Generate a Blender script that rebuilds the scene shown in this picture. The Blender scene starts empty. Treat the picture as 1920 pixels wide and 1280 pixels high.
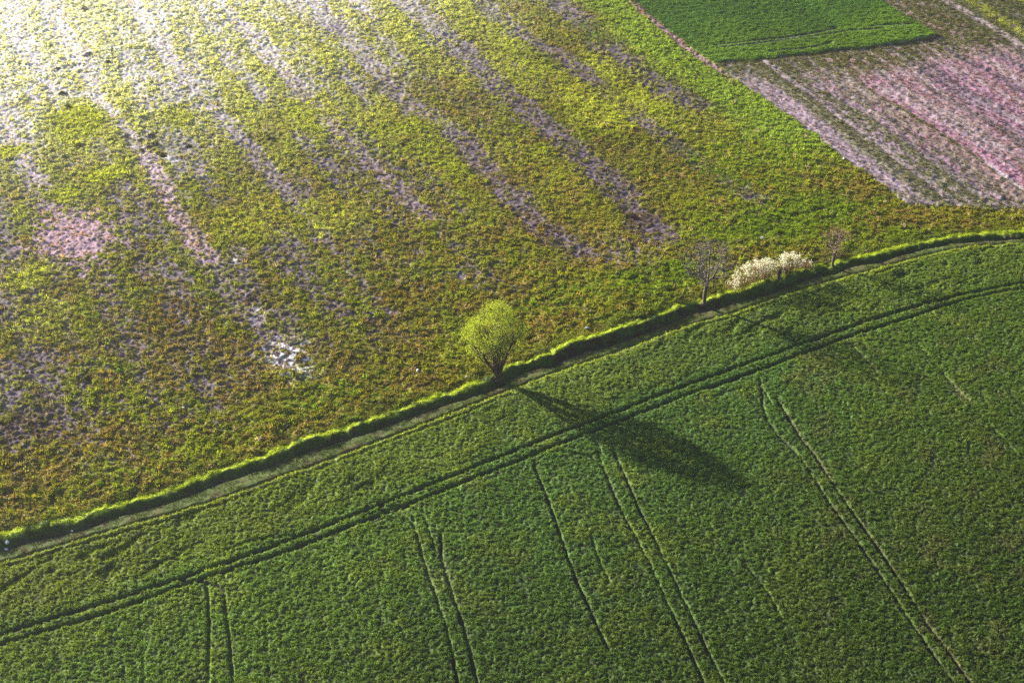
import bpy, math, random
import numpy as np
from mathutils import Vector

random.seed(7)
RNG = np.random.default_rng(11)
R = math.radians
scene = bpy.context.scene
COL = scene.collection

# ------------------------------------------------------------------ camera
CAM_H, CAM_PITCH, LENS_PX = 90.0, R(36), 2667.0      # focal length in photo pixels (1920 wide), 50 mm on 36 mm
cam_data = bpy.data.cameras.new("camera")
cam_data.lens = 50.0
cam_data.sensor_width = 36.0
cam_data.clip_start = 1.0
cam_data.clip_end = 20000.0
cam = bpy.data.objects.new("camera", cam_data)
COL.objects.link(cam)
cam.location = (0, 0, CAM_H)
cam.rotation_euler = (R(90) - CAM_PITCH, 0, 0)
scene.camera = cam

# ------------------------------------------------------------------ light
SUN_ELEV, SUN_AZ = R(17.5), R(145.0)                  # azimuth counted from +X, counter-clockwise
SKY_STRENGTH, SUN_STRENGTH, EXPOSURE = 0.05, 5.0, 2.2
HAZE_DENSITY, HAZE_ANISO, HAZE_COLOR = 0.00043, 0.85, (0.90, 0.92, 1.0, 1)
world = bpy.data.worlds.new("World")
scene.world = world
world.use_nodes = True
wn = world.node_tree
sky = wn.nodes.new("ShaderNodeTexSky")
sky.sky_type = 'NISHITA'
sky.sun_disc = False
sky.sun_elevation = SUN_ELEV
sky.sun_rotation = R(90) - SUN_AZ
wn.links.new(sky.outputs[0], wn.nodes["Background"].inputs[0])
wn.nodes["Background"].inputs[1].default_value = SKY_STRENGTH
sun_data = bpy.data.lights.new("sun", 'SUN')
sun_data.energy = SUN_STRENGTH
sun_data.angle = R(0.5)
sun_data.color = (1.0, 0.93, 0.80)
sun = bpy.data.objects.new("sun", sun_data)
COL.objects.link(sun)
SUN_DIR = Vector((math.cos(SUN_ELEV) * math.cos(SUN_AZ), math.cos(SUN_ELEV) * math.sin(SUN_AZ), math.sin(SUN_ELEV)))
sun.rotation_euler = SUN_DIR.to_track_quat('Z', 'Y').to_euler()
sun.location = SUN_DIR * 300
scene.view_settings.view_transform = 'Standard'
scene.view_settings.look = 'None'
scene.view_settings.exposure = EXPOSURE
scene.view_settings.gamma = 1.0
scene.view_settings.use_curve_mapping = False
scene.render.engine = 'CYCLES'
scene.cycles.max_bounces = 8
scene.cycles.transparent_max_bounces = 8
scene.cycles.volume_bounces = 0
scene.cycles.sample_clamp_indirect = 1.0
scene.cycles.use_denoising = False

# ------------------------------------------------------------------ helpers
def at(px, py, z=0.0):
    """photo pixel -> world x, y on the level z"""
    u, v = px - 960.0, 640.0 - py
    dy = LENS_PX * math.cos(CAM_PITCH) + v * math.sin(CAM_PITCH)
    dz = v * math.cos(CAM_PITCH) - LENS_PX * math.sin(CAM_PITCH)
    t = (z - CAM_H) / dz
    return u * t, dy * t

def tag(o, label=None, cat=None, group=None, kind=None):
    if label: o["label"] = label
    if cat: o["category"] = cat
    if group: o["group"] = group
    if kind: o["kind"] = kind
    return o

def mesh_np(name, verts, faces, loops_per=4, smooth=False):
    verts = np.asarray(verts, np.float32).reshape(-1, 3)
    faces = np.asarray(faces, np.int32).reshape(-1, loops_per)
    me = bpy.data.meshes.new(name)
    me.vertices.add(len(verts))
    me.vertices.foreach_set("co", verts.ravel())
    me.loops.add(faces.size)
    me.loops.foreach_set("vertex_index", faces.ravel())
    me.polygons.add(len(faces))
    me.polygons.foreach_set("loop_start", np.arange(len(faces), dtype=np.int32) * loops_per)
    me.polygons.foreach_set("loop_total", np.full(len(faces), loops_per, np.int32))
    if smooth:
        me.polygons.foreach_set("use_smooth", np.ones(len(faces), bool))
    me.update()
    me.validate()
    return me

def set_color(me, rgb, name="pigment"):
    a = me.color_attributes.new(name, 'FLOAT_COLOR', 'POINT')
    c = np.ones((len(me.vertices), 4), np.float32)
    c[:, :3] = rgb
    a.data.foreach_set("color", c.ravel())

def link(name, me, mat=None, parent=None, loc=None):
    o = bpy.data.objects.new(name, me)
    COL.objects.link(o)
    if mat: me.materials.append(mat)
    if parent: o.parent = parent
    if loc is not None: o.location = loc
    return o

def empty(name, loc):
    o = bpy.data.objects.new(name, None)
    o.empty_display_size = 0.5
    COL.objects.link(o)
    o.location = loc
    return o

# ---- numpy gradient noise
def _hash(ix, iy, seed):
    h = (ix.astype(np.int64) * 374761393 + iy.astype(np.int64) * 668265263 + seed * 974711) & 0xFFFFFFFF
    h = ((h ^ (h >> 13)) * 1274126177) & 0xFFFFFFFF
    return ((h ^ (h >> 16)) & 0xFFFF).astype(np.float32) * np.float32(1 / 65535.0)

def vnoise(x, y, scale, seed=0):
    """smooth value noise, 0..1; scale in metres"""
    x = x / scale; y = y / scale
    x0 = np.floor(x); y0 = np.floor(y)
    fx = (x - x0).astype(np.float32); fy = (y - y0).astype(np.float32)
    fx = fx * fx * (3 - 2 * fx); fy = fy * fy * (3 - 2 * fy)
    ix = x0.astype(np.int32); iy = y0.astype(np.int32)
    a = _hash(ix, iy, seed); b = _hash(ix + 1, iy, seed)
    c = _hash(ix, iy + 1, seed); d = _hash(ix + 1, iy + 1, seed)
    return (a + (b - a) * fx) * (1 - fy) + (c + (d - c) * fx) * fy

def fbm(x, y, scale, octv=3, seed=0, gain=0.5):
    s = 0; amp = 1; tot = 0
    for k in range(octv):
        ca, sa = math.cos(0.6 + k * 1.1), math.sin(0.6 + k * 1.1)
        s = s + amp * vnoise(x * ca - y * sa + 31.7 * k, x * sa + y * ca - 17.3 * k, scale / 2 ** k, seed + k * 13)
        tot += amp; amp *= gain
    return s / tot

def sst(a, b, x):
    t = np.clip((x - a) / (b - a), 0, 1)
    return t * t * (3 - 2 * t)

def mix(a, b, t):
    return a + (b - a) * t[:, None]

def dith(v, nn, soft=.14):
    """patchy cover: a share v of the ground, broken up by the fine noise nn"""
    u = np.clip((nn - .5) * 2.1 + .5, 0, 1)
    return sst(-soft, soft, v - u) * sst(0, .12, v)

def catmull(P, n=10):
    P = [np.array(p, float) for p in P]
    Q = [2 * P[0] - P[1]] + P + [2 * P[-1] - P[-2]]
    out = []
    for i in range(1, len(Q) - 2):
        for k in range(n):
            t = k / n
            out.append(0.5 * ((2 * Q[i]) + (-Q[i-1] + Q[i+1]) * t + (2*Q[i-1] - 5*Q[i] + 4*Q[i+1] - Q[i+2]) * t*t
                              + (-Q[i-1] + 3*Q[i] - 3*Q[i+1] + Q[i+2]) * t**3))
    out.append(P[-1])
    return np.array(out)

class Line:
    """a drawn line on the ground, given in photo pixels; along='x' gives y(x), along='y' gives x(y)"""
    def __init__(self, pts, z=0.0, along='x', extend=True):
        zs = z if isinstance(z, (list, tuple)) else [z] * len(pts)
        W = [at(p[0], p[1], zz) for p, zz in zip(pts, zs)]
        C = catmull(W)
        if along == 'y': C = C[:, ::-1]
        C = C[np.argsort(C[:, 0])]
        self.lo, self.hi = C[0, 0], C[-1, 0]
        if extend:
            k = 6
            s0 = (C[k, 1] - C[0, 1]) / (C[k, 0] - C[0, 0]); s1 = (C[-1, 1] - C[-1-k, 1]) / (C[-1, 0] - C[-1-k, 0])
            C = np.vstack([[C[0, 0] - 9000, C[0, 1] - 9000 * s0], C, [C[-1, 0] + 9000, C[-1, 1] + 9000 * s1]])
        self.C = C; self.along = along
        g = np.gradient(C[:, 1], C[:, 0]); self.cos = 1 / np.sqrt(1 + g * g)
    def __call__(self, x, y):
        """signed perpendicular distance: positive beyond the line (further y, or further x)"""
        a, b = (x, y) if self.along == 'x' else (y, x)
        return (b - np.interp(a, self.C[:, 0], self.C[:, 1])) * np.interp(a, self.C[:, 0], self.cos)
    def inside(self, x, y, soft=1.0):
        a = x if self.along == 'x' else y
        return sst(self.lo - soft, self.lo + soft, a) * (1 - sst(self.hi - soft, self.hi + soft, a))

# ------------------------------------------------------------------ where things lie (photo pixels put on the ground)
crest_px = [(-60,1027),(0,1009),(62,993),(125,976),(200,953),(300,925),(400,889),(500,853),(640,807),(773,760),(840,735),(923,707),
            (973,685),(1023,667),(1073,644),(1140,619),(1207,599),(1282,573),(1323,566),(1369,550),(1438,529),(1490,513),(1528,504),
            (1561,497),(1605,483),(1640,476),(1713,459),(1813,443),(1920,435),(2000,432)]
def crest_h_px(px): return float(np.interp(px, [0, 640, 900, 1060, 1130, 1230, 1300, 1450, 1560, 1650, 1800, 1950],
                                         [.46, .44, .44, .55, .95, .85, .50, .62, .42, .34, .28, .25]))
CREST = Line(crest_px, [crest_h_px(p[0]) for p in crest_px])
_cw = np.array([at(p[0], p[1], crest_h_px(p[0])) + (crest_h_px(p[0]),) for p in crest_px])
def crest_h(x): return np.interp(x, _cw[:, 0], _cw[:, 2])
EDGE = Line([(-60,1072),(0,1054),(104,1022),(200,994),(400,937),(500,901),(633,853),(807,788),(940,735),(1067,687),(1150,660),(1273,614),
             (1376,584),(1449,558),(1532,532),(1640,503),(1680,492),(1780,467),(1920,452),(2000,449)], 0.3)
CROP_H = 0.30
HEAD_A = Line([(-60,1206),(0,1187),(200,1127),(333,1084),(500,1027),(640,973),(740,934),(840,894),(940,854),(1007,827),(1083,798),(1167,767),
               (1220,746),(1280,724),(1447,664),(1580,617),(1647,594),(1780,557),(1920,529),(2000,520)], CROP_H)
HEAD_B = Line([(-60,1225),(0,1206),(200,1147),(367,1087),(533,1034),(640,991),(750,950),(873,901),(1000,852),(1033,837),(1117,805),(1220,766),
               (1280,742),(1447,684),(1580,634),(1700,596),(1813,560),(1920,540),(2000,531)], CROP_H)
cross = [  # (points, width, depth, dry)
    ([(387,1091),(391,1174),(390,1280),(389,1340)], .24, .6, .1), ([(418,1101),(427,1174),(435,1280),(440,1340)], .24, .65, .1),
    ([(773,964),(783,1014),(813,1107),(840,1191),(858,1280),(872,1340)], .22, .9, .35), ([(826,1000),(828,1041),(843,1101),(870,1181),(895,1280),(912,1340)], .24, .9, .4),
    ([(1000,871),(1030,944),(1063,1041),(1103,1137),(1140,1217)], .22, .8, .0),
    ([(1117,840),(1160,947),(1207,1034),(1250,1127),(1320,1280),(1345,1340)], .22, .75, .85), ([(1150,840),(1187,931),(1240,1037),(1278,1117),(1313,1191),(1357,1280),(1385,1340)], .22, .8, .7),
    ([(1425,712),(1440,790),(1497,854),(1563,954),(1640,1061),(1707,1164),(1787,1280),(1830,1340)], .22, .8, .3), ([(1457,747),(1500,817),(1527,854),(1587,944),(1663,1051),(1743,1174),(1820,1280),(1863,1340)], .24, .8, .7),
    ([(1600,647),(1627,677),(1645,700)], .25, .4, .6), ([(1720,644),(1747,674),(1800,737),(1850,790),(1905,850)], .35, .25, .9),
    ([(1107,1000),(1120,1040),(1142,1090)], .2, .4, .2), ([(1400,1060),(1440,1110),(1460,1150)], .2, .5, .1), ([(262,1140),(265,1200),(270,1290)], .2, .14, 0), ([(300,1130),(302,1200),(303,1290)], .2, .12, 0),
    ([(790,945),(800,985),(818,1035)], .2, .5, .1), ([(497,1150),(500,1210),(505,1290)], .2, .2, 0),
]
CROSS = [(Line(p, CROP_H, 'y', extend=False), w, d, dr) for p, w, d, dr in cross]
arcs = [  # short turning tracks, photo pixels, width, depth
    ([(330,1084),(352,1088),(387,1091),(402,1096),(420,1106)], .22, .8), ([(332,1110),(352,1109),(372,1116)], .2, .4), ([(430,1092),(420,1078),(440,1066)], .2, .3),
    ([(705,949),(735,948),(760,953),(775,964)], .2, .6), ([(690,962),(722,955),(748,958),(768,972),(776,985)], .18, .5), ([(700,975),(728,968),(755,975),(775,992)], .18, .4),
    ([(735,946),(768,950),(790,962),(802,985)], .18, .5), ([(1330,730),(1380,712),(1410,712),(1432,730),(1444,752)], .22, .35), ([(1340,742),(1385,728),(1408,735),(1425,757)], .2, .3),
    ([(420,1030),(470,1014),(520,1006),(560,1002)], .2, .4), ([(1625,637),(1680,640),(1720,650)], .2, .3), ([(1085,800),(1110,812),(1128,850)], .2, .3),
    ([(1045,845),(1075,848),(1110,856)], .2, .5),
]
ARCS = [(catmull([at(q[0], q[1], CROP_H) for q in p], 6), w, d) for p, w, d in arcs]

FAR_L = Line([(1150,-40),(1180,-8),(1225,35),(1290,86),(1338,120)], 0, 'y')       # left side of the far green field
FAR_B = Line([(1330,121),(1400,114),(1500,103),(1600,91),(1700,78),(1762,67)], 0, 'x')
FAR_R = Line([(1590,-50),(1650,2),(1700,34),(1757,68),(1800,92)], 0, 'y')
STUB_L = Line([(1330,112),(1380,148),(1440,190),(1500,232),(1560,278),(1625,327),(1700,383),(1760,428)], 0.2, 'y')
STUB_B = Line([(1640,378),(1700,381),(1780,386),(1850,391),(1940,393),(2050,396)], 0.2, 'x')

MZ = 0.28
strips = [  # soil strips of the meadow: points, half width m, strength, (pinkness, paleness)
    ([(-10,180),(45,300),(80,345),(100,360)], 1.0, .9, .3, .9), ([(90,365),(130,430),(170,500),(220,600),(270,680)], 2.2, .55, .3, .2),
    ([(90,-10),(140,100),(190,190),(240,250),(280,300)], 1.2, .75, .2, .7), ([(265,270),(330,400),(395,500)], 1.6, .95, .9, .5), ([(390,480),(440,560),(510,640),(560,700)], 1.9, .7, .1, .3),
    ([(240,-10),(300,80),(360,160),(430,235),(520,330),(620,470)], 1.6, .75, .1, .4), ([(480,290),(540,360),(575,420)], 1.2, .75, .3, .1), ([(600,450),(690,540),(745,610)], .8, .6, .1, .2),
    ([(400,-10),(480,80),(560,160),(640,250),(720,330),(810,410)], 1.6, .8, .3, .2), ([(575,-10),(640,60),(700,125),(760,185),(830,230),(910,310),(990,400),(1070,460),(1110,490)], 2.2, .85, .2, .0),
    ([(740,-10),(830,60),(900,130),(960,180),(1030,240),(1100,300),(1160,360),(1210,410),(1250,450)], 2.4, .9, .1, -.1),
    ([(890,-5),(990,70),(1060,110),(1130,165),(1200,220),(1280,280),(1360,340),(1450,395)], 2.0, .82, .1, .0),
    ([(1030,-10),(1090,40),(1160,92),(1200,125)], 2.6, 1.0, .1, -.5), ([(1120,70),(1220,140),(1300,190),(1345,210)], 3.6, .8, .0, -.5),
    ([(20,460),(60,560),(90,640)], 1.2, .4, .3, .3), ([(-20,660),(30,740),(60,800)], 3.5, .6, .0, .0), ([(820,420),(900,500),(960,560)], 1.6, .5, .1, .2),
    ([(640,320),(800,290),(830,300)], .8, .0, .1, .2), ([(340,270),(360,300),(400,345)], .6, .8, .1, 1.0)]
STRIPS = [(Line(p, MZ, 'y', extend=False), w, s, pk, pl) for p, w, s, pk, pl in strips]
blobs = [  # (px, py, rx m, ry m, kind, strength)
    (140,445,6.4,8.8,'pink',1.0), (150,230,4.6,8.0,'yellow',.9), (15,285,3,2,'yellow',.9), (195,325,4,3,'yellow',.9), (120,365,3,2,'yellow',.8),
    (330,220,3,5,'yellow',.5), (545,670,2.6,4.6,'white',.8), (480,590,1.2,2.2,'white',.4), (320,292,1.2,2.0,'white',.6), (430,480,1.0,2.0,'white',.5),
    (780,235,7,3.5,'yellow',.4), (570,210,5,6,'yellow',.5), (1400,300,12,9,'lush',.6), (1500,410,14,6,'lush',.95), (1650,410,8,2.5,'dry',.6), (1110,60,5,5,'lush',.5),
    (1130,200,7,7,'yellow',.6), (960,330,12,3,'rust',.45), (1170,250,4,1.5,'rust',.7), (850,540,6,3,'rust',.3), (740,560,3,6,'rust',.75), (320,590,4,8,'rust',.55),
    (520,800,8,3,'rust',.45), (60,870,6,5,'rust',.7), (40,800,4,4,'dark',.6), (1190,410,3.0,2.6,'dark',.8), (1290,330,3,5,'dry',.5), (1600,340,6,5,'dry',.5), (1240,520,9,4,'lush',.8),
    (1050,560,10,3,'lush',.5), (940,430,8,4,'dry',.4), (1180,470,5,5,'soil',.45), (880,510,4,4,'soil',.4), (700,450,5,5,'rust',.35), (80,600,5,6,'yellow',.4), (60,520,3,4,'yellow',.7),
    (460,420,6,6,'yellow',.4), (620,400,6,6,'yellow',.45), (230,800,7,5,'rust',.35), (620,740,8,4,'lush',.5), (430,880,10,3,'dry',.5), (620,60,4,5,'violet',.7), (0,600,1.5,4,'soil',.5), (1245,95,5,8,'lush',.7),
    (1390,130,5,3,'dry',.7), (1010,430,5,3,'rust',.5), (1420,330,4,3,'rust',.5), (760,730,8,3,'rust',.4)]
BL = [(at(b[0], b[1], MZ), b[2], b[3], b[4], b[5]) for b in blobs]

C = {k: np.array(v, np.float32) for k, v in dict(
    crop=(.080,.142,.022), crop_blue=(.058,.120,.028), crop_yel=(.150,.188,.024), crop_soil=(.13,.085,.05), soil_dark=(.045,.036,.040), lane=(.060,.082,.014),
    bank=(.040,.070,.014), ridge=(.27,.34,.028), olive=(.150,.155,.018), green=(.145,.175,.013), lush=(.115,.168,.010), yellow=(.30,.33,.050), dry=(.18,.13,.045),
    rust=(.140,.105,.015), dark=(.060,.038,.030), soil=(.160,.124,.165), pink=(.27,.175,.225), violet=(.17,.14,.19), white=(.70,.66,.72), soilp=(.066,.048,.070),
    far=(.066,.145,.034), farlight=(.120,.215,.034), stub=(.165,.118,.150), stubp=(.225,.115,.170), stubg=(.090,.105,.026), stubl=(.27,.205,.24)).items()}

def crop_tracks(x, y):
    """how strongly the crop is pressed down (0..1) and how much dry soil shows"""
    n = len(x)
    wob = (vnoise(x, y, 1.6, 91) - .5) * .10
    da, db = HEAD_A(x, y) + wob, HEAD_B(x, y) + wob
    fadeb = 1 - .55 * sst(44, 56, x)
    t = np.maximum(1 - sst(.17, .30, np.abs(da)), (1 - sst(.17, .30, np.abs(db)))) * fadeb
    dry = np.zeros(n, np.float32)
    for L, w, d, dr in CROSS:
        dd = np.abs(L(x, y) + wob)
        v = (1 - sst(w * .5, w, dd)) * d * L.inside(x, y, .6) * (.55 + .45 * sst(.25, .6, vnoise(x, y, 3.1, 77)))
        t = np.maximum(t, v)
        if dr:
            dry = np.maximum(dry, (1 - sst(w, w * 2.4, dd)) * dr * L.inside(x, y, 1.5) * sst(.45, .75, fbm(x, y, 7, 2, 55)))
    for Cc, w, d in ARCS:
        x0, y0 = Cc.min(0) - 1; x1, y1 = Cc.max(0) + 1
        m = np.nonzero((x > x0) & (x < x1) & (y > y0) & (y < y1))[0]
        if len(m) == 0: continue
        best = np.full(len(m), 9.0)
        for i in range(len(Cc) - 1):
            ax, ay = Cc[i]; bx, by = Cc[i + 1]; L2 = (bx-ax)**2 + (by-ay)**2 + 1e-9
            k = np.clip(((x[m]-ax)*(bx-ax) + (y[m]-ay)*(by-ay)) / L2, 0, 1)
            best = np.minimum(best, np.hypot(x[m] - ax - k*(bx-ax), y[m] - ay - k*(by-ay)))
        t[m] = np.maximum(t[m], (1 - sst(w * .5, w, best)) * d)
    return t, dry

def far_tracks(x, y):
    t = np.zeros(len(x), np.float32)
    for L in FAR_TR:
        t = np.maximum(t, (1 - sst(.2, .45, np.abs(L(x, y)))) * L.inside(x, y, .8))
    return t
FAR_TR = [Line([(1340,86),(1400,79),(1480,70),(1530,62),(1572,53)], .25, 'x', False), Line([(1350,90),(1420,82),(1500,72),(1560,64),(1600,58),(1660,54)], .25, 'x', False),
          Line([(1440,98),(1520,90),(1560,80)], .25, 'x', False), Line([(1632,50),(1680,47),(1710,46)], .25, 'x', False)]

sd = np.array(at(1690, 370)) - np.array(at(1400, 150)); sd /= np.linalg.norm(sd)          # direction of drilling in the stubble field
SN = np.array([-sd[1], sd[0]]); 
if SN[0] < 0: SN = -SN
S0 = np.array(at(1400, 150))

# region ids
R_CROP, R_LANE, R_BANK, R_MEADOW, R_FAR, R_STUB = range(6)
def regions(x, y):
    s = CREST(x, y) + (fbm(x, y, 3.5, 3, 48) - .5) * 1.1; e = EDGE(x, y) + (vnoise(x, y, .9, 5) - .5) * .16
    r = np.full(len(x), R_MEADOW, np.int8)
    stub = (STUB_L(x, y) + (fbm(x, y, 2.5, 2, 8) - .5) * 1.2 > 0) & (STUB_B(x, y) > 0)
    far = (FAR_L(x, y) > 0) & (FAR_B(x, y) > (fbm(x, y, 1.6, 3, 67) - .5) * 1.6) & (FAR_R(x, y) < 0)
    r[stub] = R_STUB
    r[(FAR_R(x, y) >= 0) & (FAR_B(x, y) > -6) & (y > 150)] = R_STUB
    r[far] = R_FAR
    r[s < .7] = R_BANK
    w = bank_w(x)
    r[s < -w] = R_LANE
    r[(e < 0) | (s < -30)] = R_CROP
    return r, s, e
def bank_w(x):
    return .85 + .6 * (crest_h(x) - .36)

def surface(x, y):
    """height, region, pigment for ground points"""
    reg, s, e = regions(x, y)
    n = len(x)
    z = np.zeros(n, np.float32); col = np.zeros((n, 3), np.float32)
    fade = 1 - sst(300, 500, np.hypot(x, y - 130))            # fine relief stops far outside the view
    # --- meadow + bank
    m = np.nonzero((reg == R_MEADOW) | (reg == R_BANK) | (reg == R_STUB))[0]
    if len(m):
        X, Y, S = x[m], y[m], s[m]
        hc = crest_h(X) * (.55 + .9 * fbm(X, Y, 4.0, 2, 44)) + (fbm(X, Y, 1.0, 2, 40) - .5) * .34
        mz = np.maximum(hc - .14, .03)
        base = np.where(S > 0, mz + (hc - mz) * np.exp(-(np.maximum(S, 0) / .40) ** 2), hc * (1 - sst(0, 1, -S / bank_w(X))))
        far_in = sst(0, 25, S)
        base = base * (1 - far_in) + .28 * far_in + (fbm(X, Y, 40, 2, 3) - .5) * 1.2 * sst(5, 40, S)
        z[m] = base
    # colours of the meadow
    m = np.nonzero(reg == R_MEADOW)[0]
    if len(m):
        X, Y, S = x[m], y[m], s[m]
        k = len(m)
        wx = X + (fbm(X, Y, 2.2, 3, 21) - .5) * 1.9; wy = Y + (fbm(X, Y, 2.2, 3, 22) - .5) * 1.9
        up = sst(135, 200, Y - X * .1)                       # far grass yellower, and paled to put haze glow into its colour
        a = fbm(X, Y, 9, 4, 30); b = fbm(X, Y, 4, 4, 31); g = fbm(X, Y, 1.1, 3, 32)
        c = mix(np.tile(C['olive'], (k, 1)), C['green'], sst(.40, .62, a + (g - .5) * .3))
        f1 = fbm(X * .8, Y, .36, 3, 62); f2 = fbm(X * .8, Y, .32, 3, 63); f3 = fbm(X * .75, Y, .34, 3, 64, .6)
        c = mix(c, C['rust'], dith(sst(.44, .76, b) * (1 - .8 * up) * .5, f1) * .6)
        c = mix(c, C['dry'], dith(sst(.40, .72, fbm(X, Y, 2.6, 3, 33)) * .6, f2) * .8)
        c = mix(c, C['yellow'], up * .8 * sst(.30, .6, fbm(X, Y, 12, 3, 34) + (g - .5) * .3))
        c = mix(c, C['lush'], sst(-4, 9, X - 42 + (Y - 165) * -.35) * .5 * sst(.35, .6, a))
        soilm = np.zeros(k, np.float32); pinkm = np.zeros(k, np.float32); palem = np.zeros(k, np.float32)
        # general thin patches of bare soil, drawn out along the cultivation direction
        al = X * sd[0] + Y * sd[1]; ac = X * SN[0] + Y * SN[1]
        thin = fbm(ac * 1.0, al * .14, 2.6, 3, 36) * .7 + fbm(ac, al * .4, 2.2, 3, 39) * .3
        left = 1 - sst(-32, 12, X - (Y - 150) * .15)
        soilm = (sst(.36, .68, thin) * (.20 + .44 * left) + .14 * left) * sst(2, 16, S) * (1 - .35 * sst(0, 30, X))
        for L, w, st, pk, pl in STRIPS:
            if st <= 0: continue
            d = np.abs(L(wx, wy)); v = (1 - sst(w * .3, w * 1.5, d)) * L.inside(wx, wy, 3) * st
            v = v * (.95 + .25 * sst(.34, .58, b))
            pinkm = np.where(v > soilm, pk, pinkm); palem = np.where(v > soilm, pl, palem); soilm = np.maximum(soilm, v)
        soilm = np.minimum(soilm, .88)
        sc = mix(np.tile(C['soilp'], (k, 1)), C['soil'], np.clip(palem * .9 + .28 * left + (a - .5) * .8, 0, 1))
        sc = mix(sc, C['pink'], pinkm * .75)
        soilm = dith(soilm * .98, f3, .42)
        corner = (1 - sst(-84, 26, X + (Y - 205) * -.7)) * sst(125, 195, Y)  # haze glow painted into far left soil and grass as whiter colour
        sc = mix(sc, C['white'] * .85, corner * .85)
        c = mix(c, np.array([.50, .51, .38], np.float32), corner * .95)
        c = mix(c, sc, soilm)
        for (bx, by), rx, ry, kind, st in BL:
            ox, oy = wx - bx, wy - by
            p, q = ox * SN[0] + oy * SN[1], ox * sd[0] + oy * sd[1]
            d = np.sqrt((p / rx) ** 2 + (q / ry) ** 2)
            v = (1 - sst(.3, 1.25, d + (g - .5) * .6)) * st * (.6 if kind in ('rust', 'dry') else 1)
            if kind != 'white': v = dith(v, f1 if kind in ('rust', 'dry', 'dark') else f3, .25)
            if kind == 'white': v = v * sst(.50, .60, fbm(X, Y, .5, 3, 61, .6)) 
            c = mix(c, C[kind], v)
            if kind == 'rust': pass
            if kind in ('pink', 'white', 'soil', 'violet'): soilm = np.maximum(soilm, v)
        # greener growth just behind the bank
        c = mix(c, C['bank'] * 1.3, (1 - sst(.5, 3.0, S + (b - .5) * 3)) * .5)
        # narrow violet path beside the far green field
        dl = np.abs(FAR_L(X, Y)); c = mix(c, C['farlight'] * .7 + C['yellow'] * .3, (1 - sst(4, 11, dl + (b - .5) * 7)) * sst(160, 172, Y) * .9)
        c = mix(c, C['stubp'], (1 - sst(.35, .8, np.abs(FAR_L(X, Y) + .7 + (g - .5) * .6))) * sst(186, 192, Y) * .9)
        vv = fbm(X, Y, .5, 3, 37)
        hum = fbm(X * .8, Y, .32, 2, 38, .5) * .7 + fbm(X * .8, Y, .7, 2, 65) * .3
        z[m] += (hum - .5) * .54 * (1 - .3 * soilm) * fade[m] * sst(0, 3, S) + (a - .5) * .5 * sst(3, 12, S)
        z[m] -= soilm * .08
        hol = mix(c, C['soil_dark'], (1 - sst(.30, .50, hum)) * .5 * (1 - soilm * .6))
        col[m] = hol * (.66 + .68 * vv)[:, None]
    # --- bank
    m = np.nonzero(reg == R_BANK)[0]
    if len(m):
        X, Y, S = x[m], y[m], s[m]
        g = fbm(X, Y, .8, 3, 41)
        c = mix(np.tile(C['bank'], (len(m), 1)), C['dark'], sst(.58, .75, g) * .6 * (S < 0))  # slope grass darkened in colour to carry the bank's shaded side
        c = mix(c, C['ridge'], sst(-.35, .0, S + (g - .5) * .8) * sst(.30, .52, fbm(X, Y, 1.3, 2, 49) + .08))  # backlit glow of the ridge painted into its grass colour
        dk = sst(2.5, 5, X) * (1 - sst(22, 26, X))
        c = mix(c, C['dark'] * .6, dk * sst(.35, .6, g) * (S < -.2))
        z[m] += (fbm(X, Y, .55, 3, 42) - .5) * .34
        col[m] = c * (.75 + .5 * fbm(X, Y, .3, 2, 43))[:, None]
    # --- lane
    m = np.nonzero(reg == R_LANE)[0]
    if len(m):
        X, Y, E, S = x[m], y[m], e[m], s[m]
        g = fbm(X, Y, .9, 3, 45)
        c = mix(np.tile(C['lane'], (len(m), 1)), C['crop_soil'] * .6, sst(.5, .68, g) * .5)
        w = -bank_w(X) - S                                       # distance out from the foot of the bank
        c = mix(c, C['soil_dark'], 1 - sst(.05, .45, w + (g - .5) * .3))
        rut = (1 - sst(.10, .28, np.abs(E - .22))) + (1 - sst(.08, .25, np.abs(w - .12))) * 1.2
        z[m] += (fbm(X, Y, .4, 2, 46) - .5) * .09 - rut * .11 + .05
        col[m] = c * (.75 + .5 * fbm(X, Y, .3, 2, 47))[:, None]
    # --- crop
    m = np.nonzero(reg == R_CROP)[0]
    if len(m):
        X, Y, E = x[m], y[m], e[m]
        tr, dry = crop_tracks(X, Y)
        big = fbm(X, Y, 26, 3, 50); med = fbm(X, Y, 3.0, 3, 51); g = fbm(X * .85, Y, .19, 2, 52, .5) * .75 + fbm(X, Y, .5, 2, 59) * .25
        head = np.clip(HEAD_A(X, Y), 0, 50); hb = sst(.3, 3, head)
        c = mix(np.tile(C['crop'], (len(m), 1)), C['crop_blue'], sst(.4, .7, big) * .7)
        c = mix(c, C['crop_yel'], sst(.50, .72, med) * .40)
        c = mix(c, C['crop_yel'] * 1.7, (1 - sst(.25, 1.3, -E)) * .8)  # sunlit crop edge: the brightness is put into the plant colour
        rowa = X * .2588 + Y * -.9659; rowc = X * .9659 + Y * .2588
        c = c * (.80 + .40 * fbm(rowc, rowa * .06, 1.1, 3, 74))[:, None]
        c = c * (.86 + .28 * fbm(X, Y, 16, 3, 75))[:, None]
        c = mix(c, C['crop'] * .42, sst(-12, 45, X * .8 - (Y - 98) * 1.2) * .75 * (1 - hb * .6))  # lower right painted darker, as if the land turned from the sun
        c = mix(c, C['crop_yel'] * .8, (.28 + .5 * (1 - sst(-46, 5, X))) * hb)
        c = mix(c, C['crop_soil'], dry * .45)
        c = mix(c, C['crop_soil'], sst(.58, .75, fbm(X, Y, 2.6, 3, 58)) * .22 * sst(18, 32, X) * (1 - hb))
        c = mix(c, C['soil_dark'], sst(.35, .9, tr) * .92)
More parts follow.
